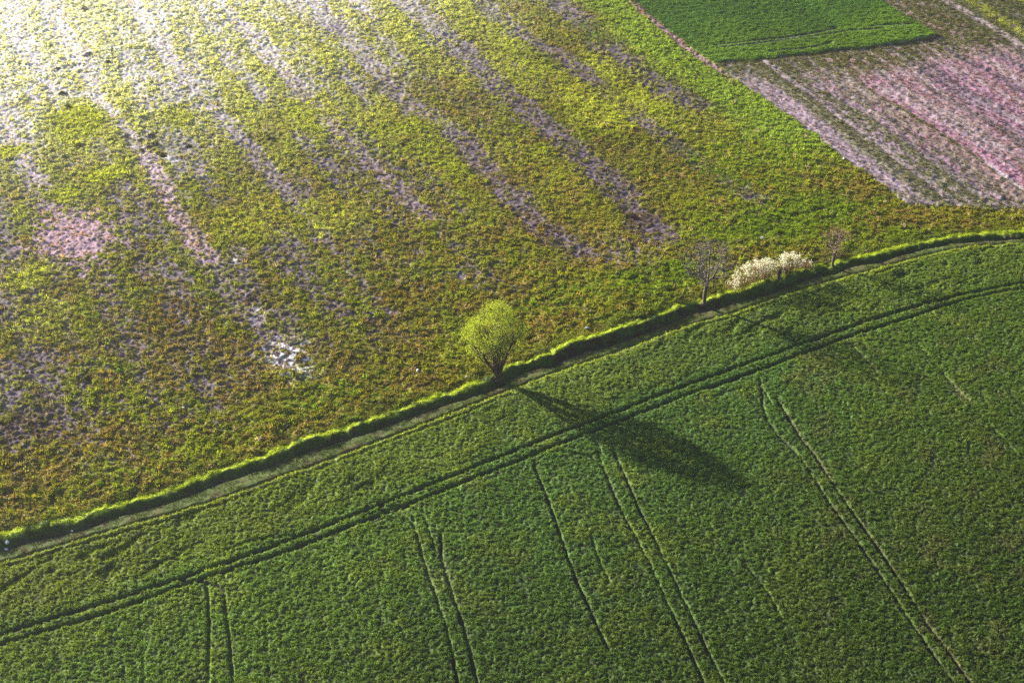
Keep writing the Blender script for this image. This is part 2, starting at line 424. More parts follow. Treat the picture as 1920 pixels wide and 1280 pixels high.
        c = mix(c, np.array([.030, .036, .016], np.float32), (1 - sst(.36, .54, g)) * .75)
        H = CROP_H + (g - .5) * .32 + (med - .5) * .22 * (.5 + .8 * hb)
        dent = sst(.60, .70, fbm(X * .8 + Y * -.25, Y + X * -.5, 1.7, 3, 53)) * hb * sst(.4, .6, fbm(X, Y, 12, 2, 54))
        H = H - dent * .22
        rut2 = (1 - sst(.08, .22, np.abs(E + .75 + (med - .5) * .5))) * sst(.35, .6, fbm(X, Y, 14, 2, 56)) * .20
        H = (H - rut2) * sst(0, .22, -E)
        H = H * (1 - tr) - .14 * tr
        z[m] = H * fade[m]
        col[m] = c * (.70 + .40 * fbm(X, Y, .35, 2, 57))[:, None]
    # --- far green field
    m = np.nonzero(reg == R_FAR)[0]
    if len(m):
        X, Y = x[m], y[m]
        tr = far_tracks(X, Y); dB = FAR_B(X, Y)
        g = fbm(X * .8, Y, .5, 3, 70)
        c = mix(np.tile(C['far'], (len(m), 1)), C['farlight'], (1 - sst(2, 15, dB + (fbm(X, Y, 7, 3, 71) - .5) * 12)) * .9)
        c = mix(c, C['stub'] * .6, (1 - sst(.2, 1.6, dB + (g - .5) * 1.2)) * sst(70, 95, X) * .3)
        c = mix(c, C['soil_dark'], tr * .9)
        c = c * (.82 + .36 * fbm((X - S0[0]) * SN[0] + (Y - S0[1]) * SN[1], (X * sd[0] + Y * sd[1]) * .05, 1.6, 2, 76))[:, None]
        c = c * (.8 + .4 * fbm(X, Y, 9, 3, 72))[:, None]
        H = .10 + (g - .5) * .34
        edge = np.minimum(np.minimum(dB, FAR_L(X, Y)), -FAR_R(X, Y))
        z[m] = .25 + H * sst(0, .25, edge) * (1 - tr) * fade[m]
        col[m] = c * (.8 + .4 * fbm(X, Y, .5, 2, 73))[:, None]
    # --- stubble field
    m = np.nonzero(reg == R_STUB)[0]
    if len(m):
        X, Y = x[m], y[m]
        wob = (fbm(X, Y, 9, 2, 80) - .5) * 1.6
        t = (X - S0[0]) * SN[0] + (Y - S0[1]) * SN[1] + wob
        al = (X - S0[0]) * sd[0] + (Y - S0[1]) * sd[1]
        st1 = fbm(t, al * .03, 2.6, 3, 81); st2 = fbm(t, al * .08, 1.0, 2, 82); g = fbm(X, Y, .5, 3, 83); b = fbm(X, Y, 5, 3, 84)
        c = mix(np.tile(C['stub'], (len(m), 1)), C['stubp'], sst(6, 15, t) * (1 - sst(38, 50, t)))
        c = mix(c, C['stubl'], sst(.50, .62, st2 + (g - .5) * .3) * .7)
        c = mix(c, C['soilp'], sst(.52, .66, fbm(t, al * .05, 1.4, 3, 88) + (g - .5) * .25) * .7)
        gm = sst(.42, .56, st1 + (g - .5) * .55 + (b - .5) * .2) * (.72 - .5 * sst(9, 17, t) * (1 - sst(38, 46, t)))
        gm = np.maximum(gm, (1 - sst(3, 13, -FAR_B(X, Y) + (b - .5) * 10)) * (X < 95) * .85 * sst(.3, .55, g + .1))
        gm = np.maximum(gm, (1 - sst(1, 5, STUB_B(X, Y) + (b - .5) * 4)) * .8 * sst(.35, .6, g + .05))
        band = sst(6, 9, t) * (1 - sst(12, 15, t)); gm = np.maximum(gm, band * sst(.42, .62, g) * .45)
        c = mix(c, C['stubg'], gm)
        for tt, w, k in ((1.8, .25, 'soilp'), (9.0, .3, 'soilp'), (11.4, .3, 'soilp'), (18.2, .35, 'soilp'), (24.6, .4, 'soilp'), (28.8, .3, 'soilp'), (33.5, .45, 'soilp'), (26.4, .3, 'stubl'), (31.0, .35, 'stubl'), (14.6, .35, 'stubg'), (5.6, .5, 'stubl'), (48.0, 1.5, 'yellow'), (56.0, 1.2, 'yellow'), (44.5, .8, 'stubl'), (21.5, .35, 'stubl')):
            c = mix(c, C[k], (1 - sst(w * .5, w * 1.2, np.abs(t - tt + (b - .5) * .8))) * .75 * sst(.34, .52, g))
        c = mix(c, C['white'] * .85, (1 - sst(.25, .6, np.abs(t - 15.2))) * sst(32, 37, al) * (1 - sst(41, 46, al)) * .4)
        c = mix(c, C['stubl'], (1 - sst(.3, 5.5, STUB_L(X, Y) + (g - .5) * 3)) * .5 * sst(-2, 3, al))
        z[m] += ((fbm(X, Y, .6, 3, 85, .6) - .5) * .30 + (st2 - .5) * .10) * fade[m]
        col[m] = c * (.68 + .64 * fbm(X, Y, .4, 3, 86))[:, None]
    # a path of bare earth along the foot of the far field
    return z, reg, np.clip(col, 0, 1)

# ------------------------------------------------------------------ materials
def new_mat(name):
    m = bpy.data.materials.new(name); m.use_nodes = True
    nt = m.node_tree; nt.nodes.clear()
    out = nt.nodes.new("ShaderNodeOutputMaterial")
    return m, nt, out

def ground_mat(name, rough=.9, spec=.15, grain=9.0, amount=.35):
    m, nt, out = new_mat(name)
    at_ = nt.nodes.new("ShaderNodeAttribute"); at_.attribute_name = "pigment"
    tc = nt.nodes.new("ShaderNodeTexCoord")
    nz = nt.nodes.new("ShaderNodeTexNoise"); nz.inputs["Scale"].default_value = grain; nz.inputs["Detail"].default_value = 4
    mr = nt.nodes.new("ShaderNodeMapRange"); mr.inputs[1].default_value = .3; mr.inputs[2].default_value = .7
    mr.inputs[3].default_value = 1 - amount; mr.inputs[4].default_value = 1 + amount
    mx = nt.nodes.new("ShaderNodeVectorMath"); mx.operation = 'SCALE'
    p = nt.nodes.new("ShaderNodeBsdfPrincipled")
    p.inputs["Roughness"].default_value = rough; p.inputs["Specular IOR Level"].default_value = spec
    bm = nt.nodes.new("ShaderNodeBump"); bm.inputs["Strength"].default_value = .5; bm.inputs["Distance"].default_value = .04
    nt.links.new(tc.outputs["Object"], nz.inputs["Vector"]); nt.links.new(nz.outputs["Fac"], mr.inputs[0])
    nt.links.new(at_.outputs["Color"], mx.inputs[0]); nt.links.new(mr.outputs[0], mx.inputs["Scale"])
    nt.links.new(mx.outputs[0], p.inputs["Base Color"]); nt.links.new(nz.outputs["Fac"], bm.inputs["Height"])
    nt.links.new(bm.outputs[0], p.inputs["Normal"]); nt.links.new(p.outputs[0], out.inputs[0])
    return m

def leaf_mat(name, color=None, trans=.45, tint=(1.25, 1.2, .55), instancer=False, var=.3):
    """thin leaf: part reflects, part lets the light through"""
    m, nt, out = new_mat(name)
    if color is None:
        a = nt.nodes.new("ShaderNodeAttribute"); a.attribute_name = "pigment"
        a.attribute_type = 'INSTANCER' if instancer else 'GEOMETRY'
        src = a.outputs["Color"]
    else:
        rgb = nt.nodes.new("ShaderNodeRGB"); rgb.outputs[0].default_value = (*color, 1); src = rgb.outputs[0]
    tc = nt.nodes.new("ShaderNodeTexCoord")
    nz = nt.nodes.new("ShaderNodeTexNoise"); nz.inputs["Scale"].default_value = 3.0; nz.inputs["Detail"].default_value = 3
    mr = nt.nodes.new("ShaderNodeMapRange"); mr.inputs[1].default_value = .3; mr.inputs[2].default_value = .7
    mr.inputs[3].default_value = 1 - var; mr.inputs[4].default_value = 1 + var
    sc = nt.nodes.new("ShaderNodeVectorMath"); sc.operation = 'SCALE'
    tn = nt.nodes.new("ShaderNodeVectorMath"); tn.operation = 'MULTIPLY'; tn.inputs[1].default_value = tint
    d = nt.nodes.new("ShaderNodeBsdfDiffuse"); t = nt.nodes.new("ShaderNodeBsdfTranslucent")
    mx = nt.nodes.new("ShaderNodeMixShader"); mx.inputs[0].default_value = trans
    nt.links.new(tc.outputs["Object"], nz.inputs["Vector"]); nt.links.new(nz.outputs["Fac"], mr.inputs[0])
    nt.links.new(src, sc.inputs[0]); nt.links.new(mr.outputs[0], sc.inputs["Scale"])
    nt.links.new(sc.outputs[0], d.inputs[0]); nt.links.new(sc.outputs[0], tn.inputs[0]); nt.links.new(tn.outputs[0], t.inputs[0])
    nt.links.new(d.outputs[0], mx.inputs[1]); nt.links.new(t.outputs[0], mx.inputs[2]); nt.links.new(mx.outputs[0], out.inputs[0])
    return m

def bark_mat(name, c0, c1, scale=6.0, stretch=4.0, spec=.25):
    m, nt, out = new_mat(name)
    tc = nt.nodes.new("ShaderNodeTexCoord"); mp = nt.nodes.new("ShaderNodeMapping"); mp.inputs["Scale"].default_value = (stretch, stretch, 1)
    nz = nt.nodes.new("ShaderNodeTexNoise"); nz.inputs["Scale"].default_value = scale; nz.inputs["Detail"].default_value = 6
    cr = nt.nodes.new("ShaderNodeValToRGB"); cr.color_ramp.elements[0].color = (*c0, 1); cr.color_ramp.elements[1].color = (*c1, 1)
    cr.color_ramp.elements[0].position = .35; cr.color_ramp.elements[1].position = .65
    p = nt.nodes.new("ShaderNodeBsdfPrincipled"); p.inputs["Roughness"].default_value = .8; p.inputs["Specular IOR Level"].default_value = spec
    b = nt.nodes.new("ShaderNodeBump"); b.inputs["Strength"].default_value = .6; b.inputs["Distance"].default_value = .03
    nt.links.new(tc.outputs["Object"], mp.inputs[0]); nt.links.new(mp.outputs[0], nz.inputs["Vector"]); nt.links.new(nz.outputs["Fac"], cr.inputs[0])
    nt.links.new(cr.outputs[0], p.inputs["Base Color"]); nt.links.new(nz.outputs["Fac"], b.inputs["Height"]); nt.links.new(b.outputs[0], p.inputs["Normal"])
    nt.links.new(p.outputs[0], out.inputs[0])
    return m

M_GROUND = {
    R_CROP: ground_mat("crop_ground"), R_LANE: ground_mat("lane_ground", .85, .2), R_BANK: ground_mat("bank_ground"),
    R_MEADOW: ground_mat("meadow_ground", .9, .12, 7), R_FAR: ground_mat("far_crop_ground"), R_STUB: ground_mat("stubble_ground", .8, .3, 7)}
M_GRASS = leaf_mat("grass_blade", None, .45, (1.5, 1.35, .45), instancer=True)

# ------------------------------------------------------------------ ground
HALFW = 960.0 / LENS_PX
def build_ground():
    v = np.linspace(-705, 705, 850)                                  # rows spread evenly as seen from the height of the balloon
    th = CAM_PITCH + np.arctan(-v / LENS_PX)
    ys = CAM_H / np.tan(th)
    depth = ys * math.cos(CAM_PITCH) + CAM_H * math.sin(CAM_PITCH)
    y_out = np.array([250, 262, 285, 330, 420, 600, 1000, 2000, 4500, 9000.0])
    y_in = np.array([-3000, -900, -300, -100, -20, 20, 45, 58, 66.0])
    y_out = y_out[y_out > ys.max() + 2]; y_in = y_in[y_in < ys.min() - 1]
    Y = np.concatenate([y_in, np.sort(ys), y_out])
    D = np.interp(Y, np.sort(ys), np.sort(depth))
    uo = np.array([1.12, 1.2, 1.35, 1.7, 2.5, 5, 12, 30, 90.0])
    u = np.concatenate([-uo[::-1], np.linspace(-1.08, 1.08, 1180), uo])
    X = np.outer(D * HALFW, u); YY = np.repeat(Y[:, None], len(u), 1)
    x = X.ravel().astype(np.float64); y = YY.ravel()
    z, reg, col = surface(x, y)
    nr, nc = X.shape
    idx = np.arange(nr * nc, dtype=np.int32).reshape(nr, nc)
    F = np.stack([idx[:-1, :-1], idx[:-1, 1:], idx[1:, 1:], idx[1:, :-1]], -1).reshape(-1, 4)
    fr = reg[F].max(1)                                               # a face goes to one region only
    V = np.stack([x, y, z], 1).astype(np.float32)
    names = {R_CROP: ("crop_field", "dark green young cereal field with tractor tracks in the lower half"),
             R_LANE: ("farm_lane", "narrow rutted farm lane between grass bank and cereal field"),
             R_BANK: ("grass_bank", "grassy bank with a sunlit yellow green ridge along the lane"),
             R_MEADOW: ("meadow", "rough meadow with olive grass and violet soil strips in the upper left"),
             R_FAR: ("far_crop_field", "bright green crop field at the top right with a dark lower edge"),
             R_STUB: ("stubble_field", "pinkish striped stubble field at the right")}
    for k, (nm, lab) in names.items():
        f = F[fr == k]
        if len(f) == 0: continue
        used = np.unique(f); remap = np.zeros(len(V), np.int32); remap[used] = np.arange(len(used))
        me = mesh_np(nm, V[used], remap[f]); 
        set_color(me, col[used])
        o = link(nm, me, M_GROUND[k]); tag(o, lab, kind='structure')
build_ground()

def ground_z(x, y):
    z, _, _ = surface(np.array([x, x], float), np.array([y, y], float))
    return float(z[0])

# ------------------------------------------------------------------ grasses and crop plants (uncountable: scattered tufts)
PROTO = bpy.data.collections.new("tuft_forms")                       # not linked to the scene
def tuft(name, blades, h, spread, width, lean, seed):
    r = random.Random(seed); V = []; F = []
    for i in range(blades):
        a = r.uniform(0, 6.283); d = spread * math.sqrt(r.random()) * .6
        bx, by = d * math.cos(a), d * math.sin(a)
        la = a + r.uniform(-.8, .8); hh = h * r.uniform(.6, 1.1); ll = lean * r.uniform(.3, 1.2)
        tx, ty = math.cos(la), math.sin(la); wx, wy = -ty * width / 2, tx * width / 2
        m = (bx + tx * ll * .35, by + ty * ll * .35, hh * .65); e = (bx + tx * ll, by + ty * ll, hh * r.uniform(.8, 1.0))
        k = len(V)
        V += [(bx - wx, by - wy, -.04), (bx + wx, by + wy, -.04), (m[0] + wx, m[1] + wy, m[2]), (m[0] - wx, m[1] - wy, m[2]), e]
        F += [(k, k + 1, k + 2), (k, k + 2, k + 3), (k + 3, k + 2, k + 4)]
    me = mesh_np(name, V, F, 3); me.materials.append(M_GRASS)
    o = bpy.data.objects.new(name, me); PROTO.objects.link(o)
    return o
def forms(prefix, n, *a):
    c = bpy.data.collections.new(prefix + "_forms")
    for i in range(n):
        o = tuft(f"{prefix}_form", *a, seed=i * 7 + len(prefix)); PROTO.objects.unlink(o); c.objects.link(o)
    return c
FORM_CROP = forms("crop_plant", 4, 14, .15, .15, .036, .11)
FORM_GRASS = forms("grass_tuft", 5, 14, .18, .18, .040, .15)
FORM_LONG = forms("long_grass", 4, 14, .24, .20, .030, .18)

def scatter(name, coll, x, y, z, s, col, label, cat):
    n = len(x)
    me = bpy.data.meshes.new(name); me.vertices.add(n)
    me.vertices.foreach_set("co", np.stack([x, y, z], 1).astype(np.float32).ravel())
    set_color(me, col)
    a = me.attributes.new("size", 'FLOAT', 'POINT'); a.data.foreach_set("value", s.astype(np.float32))
    rot = np.zeros((n, 3), np.float32); rot[:, 2] = RNG.uniform(0, 6.283, n); rot[:, 0] = RNG.normal(0, .12, n)
    a = me.attributes.new("turn", 'FLOAT_VECTOR', 'POINT'); a.data.foreach_set("vector", rot.ravel())
    o = link(name, me, M_GRASS); tag(o, label, cat, kind='stuff')
    ng = bpy.data.node_groups.new(name + "_scatter", 'GeometryNodeTree')
    ng.interface.new_socket("Geometry", in_out='INPUT', socket_type='NodeSocketGeometry')
    ng.interface.new_socket("Geometry", in_out='OUTPUT', socket_type='NodeSocketGeometry')
    N = ng.nodes; gi = N.new("NodeGroupInput"); go = N.new("NodeGroupOutput")
    ci = N.new("GeometryNodeCollectionInfo"); ci.inputs[0].default_value = coll; ci.inputs["Separate Children"].default_value = True; ci.inputs["Reset Children"].default_value = True
    ip = N.new("GeometryNodeInstanceOnPoints"); ip.inputs["Pick Instance"].default_value = True
    rv = N.new("FunctionNodeRandomValue"); rv.data_type = 'INT'; rv.inputs[4].default_value = 0; rv.inputs[5].default_value = len(coll.objects) - 1
    ns = N.new("GeometryNodeInputNamedAttribute"); ns.data_type = 'FLOAT'; ns.inputs[0].default_value = "size"
    nr = N.new("GeometryNodeInputNamedAttribute"); nr.data_type = 'FLOAT_VECTOR'; nr.inputs[0].default_value = "turn"
    L = ng.links
    L.new(gi.outputs[0], ip.inputs["Points"]); L.new(ci.outputs[0], ip.inputs["Instance"]); L.new(rv.outputs[2], ip.inputs["Instance Index"])
    L.new(nr.outputs[0], ip.inputs["Rotation"]); L.new(ns.outputs[0], ip.inputs["Scale"]); L.new(ip.outputs[0], go.inputs[0])
    md = o.modifiers.new("scatter", 'NODES'); md.node_group = ng
    return o

def candidates(step):
    """jittered grid over the visible wedge of land, wider than the picture"""
    ys = np.arange(70, 235, step); out = []
    for y in ys:
        dep = y * math.cos(CAM_PITCH) + CAM_H * math.sin(CAM_PITCH)
        w = dep * HALFW + 5
        x = np.arange(-w, w, step); out.append(np.stack([x, np.full(len(x), y)], 1))
    P = np.concatenate(out); P += RNG.uniform(-.5, .5, P.shape) * step
    return P[:, 0], P[:, 1]

def grow():
    x, y = candidates(.20)
    z, reg, col = surface(x, y)
    r = RNG.random(len(x))
    # crop
    m = np.nonzero(reg == R_CROP)[0]
    tr, dry = crop_tracks(x[m], y[m]); e = -EDGE(x[m], y[m])
    lum = fbm(x[m] * .85, y[m], .19, 2, 52, .5) * .75 + fbm(x[m], y[m], .5, 2, 59) * .25
    keep = (tr < .25) & (r[m] > dry * .7) & (e > .1) & (r[m] < .40 + 1.0 * sst(.40, .58, lum)); m = m[keep]
    s = (.75 + .7 * RNG.random(len(m)) ** 1.5)
    dull = col[m] * (1.15 + .35 * RNG.random((len(m), 1)))
    scatter("crop_plants", FORM_CROP, x[m], y[m], z[m] - .05, s, dull, "young cereal plants covering the big field in the lower half", "crop plants")
    m = np.nonzero(reg == R_FAR)[0]; m = m[(far_tracks(x[m], y[m]) < .25) & (r[m] < .8)]
    scatter("far_crop_plants", FORM_CROP, x[m], y[m], z[m] - .05, 1.1 + .6 * RNG.random(len(m)), col[m] * 1.1, "bright green young plants covering the field at the top right", "crop plants")
    # meadow: tufts stand where it is green, few on bare soil
    m = np.nonzero(reg == R_MEADOW)[0]
    greenness = np.clip((col[m, 1] - col[m, 2]) / (col[m].mean(1) + 1e-4), 0, 1)
    keep = r[m] < .12 + .85 * sst(.1, .7, greenness); m = m[keep]
    s = .45 + 1.0 * RNG.random(len(m)) ** 2.2 + 1.2 * (RNG.random(len(m)) < .03)
    c = col[m] * np.array([1.12, 1.16, 1.0]) * (.95 + .40 * RNG.random((len(m), 1)))
    pale = RNG.random(len(m)) < .03; c[pale] = np.array([.30, .26, .20]) * RNG.uniform(.7, 1.2, (pale.sum(), 1))
    scatter("meadow_grass", FORM_GRASS, x[m], y[m], z[m], s, c, "tufts of olive and yellow green grass all over the rough meadow", "grass")
    m = np.nonzero(reg == R_STUB)[0]
    greenness = np.clip((col[m, 1] - col[m, 2]) / (col[m].mean(1) + 1e-4), 0, 1)
    keep = r[m] < .18 + .6 * sst(.1, .7, greenness); m = m[keep]
    scatter("stubble_weeds", FORM_GRASS, x[m], y[m], z[m], .5 + .8 * RNG.random(len(m)) ** 2, col[m] * (.8 + .5 * RNG.random((len(m), 1))),
            "straw and low weeds in stripes over the pinkish field at the right", "stubble")
    # bank and lane
    x, y = candidates(.17)
    k = np.nonzero((CREST(x, y) < 1.3) & (CREST(x, y) > -4.0))[0]; x, y = x[k], y[k]
    z, reg, col = surface(x, y); S = CREST(x, y)
    m = np.nonzero((reg == R_BANK) | ((reg == R_LANE) & (fbm(x, y, 1.1, 2, 68) > .42)) | ((reg == R_MEADOW) & (S < 1.3)))[0]
    s = np.where(S[m] > -.25, .62, .5) * (.35 + 1.2 * fbm(x[m], y[m], .9, 2, 66)) * (.5 + .8 * RNG.random(len(m))); s[reg[m] == R_LANE] *= .75
    c = col[m] * (.85 + .5 * RNG.random((len(m), 1)))
    scatter("bank_grass", FORM_LONG, x[m], y[m], z[m], s, c, "long grass on the bank, glowing yellow green along its ridge", "grass")
grow()

# ------------------------------------------------------------------ trees
class Skel:
    """skeleton grown from given limbs towards points in the crown"""
    def __init__(self): self.P = []; self.par = []; self.len = []
    def add(self, p, par):
        self.P.append(np.array(p, float)); self.par.append(par)
        self.len.append(0 if par < 0 else self.len[par] + float(np.linalg.norm(self.P[-1] - self.P[par])))
        return len(self.P) - 1
    def limb(self, pts, par, seg=.35):
        C_ = catmull(pts, 6)
        for p in C_[1:] if par >= 0 else C_:
            if par < 0 or np.linalg.norm(p - self.P[par]) > seg * .6 or p is C_[-1]:
                par = self.add(p, par)
        return par
    def reach(self, targets, rng, k=.35, seg=.35, droop=0.0, wob=.05, minlen=0.8, upbias=.25):
        base = self.P[0]
        T = sorted(targets, key=lambda t: np.linalg.norm(t - base))
        cap = len(T) * 12 + len(self.P); A = np.zeros((cap, 3)); Ln = np.zeros(cap); n = len(self.P)
        A[:n] = self.P; Ln[:n] = self.len
        tips = []
        for t in T:
            d = A[:n] - t; dist = np.sqrt((d * d).sum(1))
            cost = dist + k * Ln[:n] + upbias * np.maximum(0, A[:n, 2] - t[2]) * 2 + np.where(Ln[:n] < minlen, 3.0, 0)
            j = int(cost.argmin()); L = dist[j]; ns = max(1, int(L / seg)); par = j; p0 = A[j].copy()
            side = rng.normal(0, 1, 3) * wob * L
            for q in range(1, ns + 1):
                f = q / ns; p = p0 + (t - p0) * f + side * math.sin(f * math.pi) + np.array([0, 0, .12 * L * math.sin(f * math.pi) - droop * f * f])
                par = self.add(p, par); A[n] = p; Ln[n] = self.len[par]; n += 1
            tips.append(par)
        return tips
    def radii(self, tip=.006, expo=2.3, rmax=None):
        n = len(self.P); w = np.zeros(n); kids = np.zeros(n, int)
        for i in range(n - 1, -1, -1):
            if kids[i] == 0: w[i] += tip ** expo
            if self.par[i] >= 0: w[self.par[i]] += w[i]; kids[self.par[i]] += 1
        r = w ** (1 / expo)
        if rmax: r = r * (rmax / r[0]) ** (np.clip((r - tip) / (r[0] - tip), 0, 1) ** .5)
        return r
    def tubes(self, r, lo, hi):
        """frustums for edges whose child radius lies in [lo, hi)"""
        V = []; F = []; P = np.array(self.P); off = 0
        E = [i for i in range(1, len(P)) if self.par[i] >= 0 and lo <= r[i] < hi]
        for i in E:
            a, b = P[self.par[i]], P[i]; d = b - a; L = np.linalg.norm(d)
            if L < 1e-5: continue
            d /= L; ra, rb = min(r[self.par[i]], r[i] * 1.35), r[i]
            ns = 7 if rb > .08 else (5 if rb > .03 else 3)
            u = np.cross(d, [0, 0, 1.0] if abs(d[2]) < .9 else [1.0, 0, 0]); u /= np.linalg.norm(u); v = np.cross(d, u)
            t = np.arange(ns) * 2 * math.pi / ns; ring = np.outer(np.cos(t), u) + np.outer(np.sin(t), v)
            V.append(a - d * rb * .3 + ring * ra); V.append(b + d * rb * .2 + ring * rb)
            for q in range(ns):
                F.append((off + q, off + (q + 1) % ns, off + ns + (q + 1) % ns, off + ns + q))
            off += 2 * ns
        if not V: return None
        return np.concatenate(V), np.array(F)

def leaves(points, n_each, spread, lx, wx, rng, hang=0.0, colors=None):
    P = np.repeat(np.asarray(points), n_each, 0); n = len(P)
    P = P + rng.normal(0, spread, P.shape)
    a = rng.normal(0, 1, (n, 3)); a[:, 2] -= hang; a /= np.linalg.norm(a, axis=1)[:, None]
    b = np.cross(a, rng.normal(0, 1, (n, 3))); b /= np.linalg.norm(b, axis=1)[:, None] + 1e-9
    s = rng.uniform(.6, 1.3, (n, 1)); l = a * lx * s; w = b * wx * s / 2
    V = np.stack([P, P + l * .5 + w, P + l, P + l * .5 - w], 1).reshape(-1, 3)
    F = np.arange(n * 4).reshape(n, 4)
    return V, F, n

M_WILLOW_BARK = bark_mat("willow_bark", (.028, .020, .016), (.085, .060, .042))
M_TWIG_W = bark_mat("willow_twig", (.06, .045, .022), (.12, .085, .035), 10)
M_GREY_BARK = bark_mat("grey_bark", (.055, .044, .040), (.16, .125, .11))
M_GREY_TWIG = bark_mat("grey_twig", (.075, .052, .058), (.22, .165, .17), 9)
M_BROWN_TWIG = bark_mat("brown_twig", (.12, .065, .035), (.26, .155, .085), 9)
M_LEAF = leaf_mat("willow_leaf", (.29, .36, .042), .45, (1.25, 1.15, .5), var=.25)
M_BLOSSOM = leaf_mat("white_blossom", (.76, .74, .56), .35, (1.0, 1.0, .9), var=.12)
M_BUD = leaf_mat("brown_bud", (.30, .16, .09), .4, (1.2, 1.0, .8), var=.3)

def part(name, VF, mat, parent, stuff=False, label=None):
    me = mesh_np(name, VF[0], VF[1], 4); o = link(name, me, mat, parent)
    if stuff: o["kind"] = 'stuff'
    if label: o["label"] = label
    return o

def willow(px, py):
    gx, gy = at(px, py, .62); gz = ground_z(gx, gy) - .12
    root = empty("willow_tree", (gx, gy, gz))
    tag(root, "round willow tree with fresh yellow green leaves beside the lane", "tree")
    rng = np.random.default_rng(5); sk = Skel(); b = sk.add((0, 0, -.2), -1)
    b = sk.add((0, 0, .25), b)
    tops = [(-1.9,-.3,4.3),(-1.0,.7,4.9),(-.45,-.8,5.3),(.15,.5,5.6),(.55,-.4,5.0),(1.15,.3,4.4),(1.55,-.5,4.9),(-1.4,-1.2,3.7),(-.6,1.5,4.2)]
    feet = [(-.30,0,.9),(-.20,.12,1.1),(-.12,-.15,1.0),(.0,.1,1.2),(.22,-.05,1.0),(.36,.08,.9),(.42,-.1,1.1),(-.28,-.1,.9),(-.1,.2,1.1)]
    for t, f in zip(tops, feet):
        t = np.array(t); f = np.array(f); mid = f * .5 + t * .5 + np.array([t[0] * -.04, 0, .0]) + rng.normal(0, .08, 3)
        sk.limb([sk.P[b], f, mid, t], b, .3)
    T = []
    while len(T) < 1500:
        p = rng.uniform(-1, 1, 3); q = np.linalg.norm(p)
        if q > 1 or rng.random() > (.25 + .75 * q ** 2): continue
        lob = 1 + .07 * math.sin(4 * math.atan2(p[2], p[0]) + 1.3) + .07 * math.sin(7 * math.atan2(p[1], p[0]))
        p = p * lob; x, y, z = p[0] * 2.9 - .15, p[1] * 2.9, 5.75 + p[2] * 3.25
        low = (5.0 - z)
        if low > 0 and math.hypot(x + .3, y) < low * .75 and rng.random() < .93: continue
        if x > .6 and z < 4.2 and rng.random() < .8: continue
        if z < 2.5 and x > -1.0: continue
        nz = math.sin(x * 2.1 + 1) + math.sin(y * 2.3 + z * 1.3) + math.sin(z * 2.0 - x * 1.2)
        if nz < -.8: continue
        T.append(np.array([x * (1.0 + .04 * nz), y, z]))
    tips = sk.reach(T, rng, .32, .4, 0, .07, 1.6, .5)
    r = sk.radii(.019, 2.25, .44)
    big = sk.tubes(r, .10, 9); mid = sk.tubes(r, .045, .10); small = sk.tubes(r, 0, .045)
    part("trunk", big, M_WILLOW_BARK, root); part("branches", mid, M_WILLOW_BARK, root, True); part("twigs", small, M_TWIG_W, root, True)
    P = np.array(sk.P); qq = np.sqrt(((P[:,0]+.22)/2.95)**2 + (P[:,1]/2.9)**2 + ((P[:,2]-5.75)/3.25)**2)
    thin = np.nonzero((r < .032) & (qq > .52 + rng.normal(0, .12, len(P))) & ((P[:,2] > 4.4 + rng.normal(0,.4,len(P))) | (np.abs(P[:,0]+.05) > 1.35 + .2 * P[:,2] * (P[:,0] > 0))))[0]
    front = (P[thin, 1] < -.2) & (P[thin, 2] < 5.6) & (np.abs(P[thin, 0]) < 1.9) & (rng.random(len(thin)) < .7)
    thin = thin[~front]
    V, F, n = leaves(P[thin], 18, .21, .15, .06, rng, .5)
    part("foliage", (V, F), M_LEAF, root, True)
    return root

def bare_tree(px, py, h, wid, name, label, seed, n, forkz, twigm, barkm, buds=0, base_r=.2, lean=0.0, zc=None, low=.35):
    gx, gy = at(px, py, crest_h_px(px)); gz = ground_z(gx, gy) - .1
    root = empty(name, (gx, gy, gz)); tag(root, label, "tree")
    rng = np.random.default_rng(seed); sk = Skel(); b = sk.add((0, 0, -.2), -1); b = sk.add((.02, 0, .2), b)
    fork = sk.limb([sk.P[b], (.0, 0, forkz * .55), (.04 + lean, 0, forkz)], b, .25)
    f = sk.P[fork]
    if forkz > 1.5 and wid > 2:
        for t in ((-.75,.2,forkz+1.4,-1.0,.3,forkz+3.0),(.75,-.1,forkz+1.2,1.15,-.3,forkz+2.6),(.35,.7,forkz+1.8,.2,1.0,forkz+3.2),(-.2,-.7,forkz+1.9,-.3,-1.1,forkz+3.0)):
            sk.limb([f, (t[0]*.45 if abs(t[0])>.5 else t[0], t[1], f[2] + (t[2]-f[2])*.6), t[:3], t[3:]], fork, .3)
    else:
        sk.limb([f, (.05, .05, (forkz + h) / 2), (.0, 0, h * .85)], fork, .25)
    T = []
    zc = zc or h * .66
    while len(T) < n:
        p = rng.uniform(-1, 1, 3); q = np.linalg.norm(p)
        if q > 1 or rng.random() > .15 + .85 * q ** 2: continue
        x, y, z = p[0] * wid, p[1] * wid * .9, zc + p[2] * (h - zc if p[2] > 0 else (zc - h * low))
        nz = math.sin(x * 2.6 + seed) + math.sin(y * 2.1 + z * 1.7) + math.sin(z * 2.4 - x * 1.5)
        if nz < -.6: continue
        T.append(np.array([x, y, z]))
    sk.reach(T, rng, .30, .28, 0, .09, forkz * .8, .6)
    r = np.minimum(sk.radii(.0140, 2.12), base_r)
    a = sk.tubes(r, .055, 9); c = sk.tubes(r, .022, .055); d = sk.tubes(r, 0, .022)
    part("trunk", a, barkm, root)
    if c: part("branches", c, barkm, root, True)
    part("twigs", d, twigm, root, True)
    if buds:
        P = np.array(sk.P); V, F, n_ = leaves(P[r < .016], buds, .07, .06, .04, rng)
        part("buds", (V, F), M_BUD, root, True)
    return root

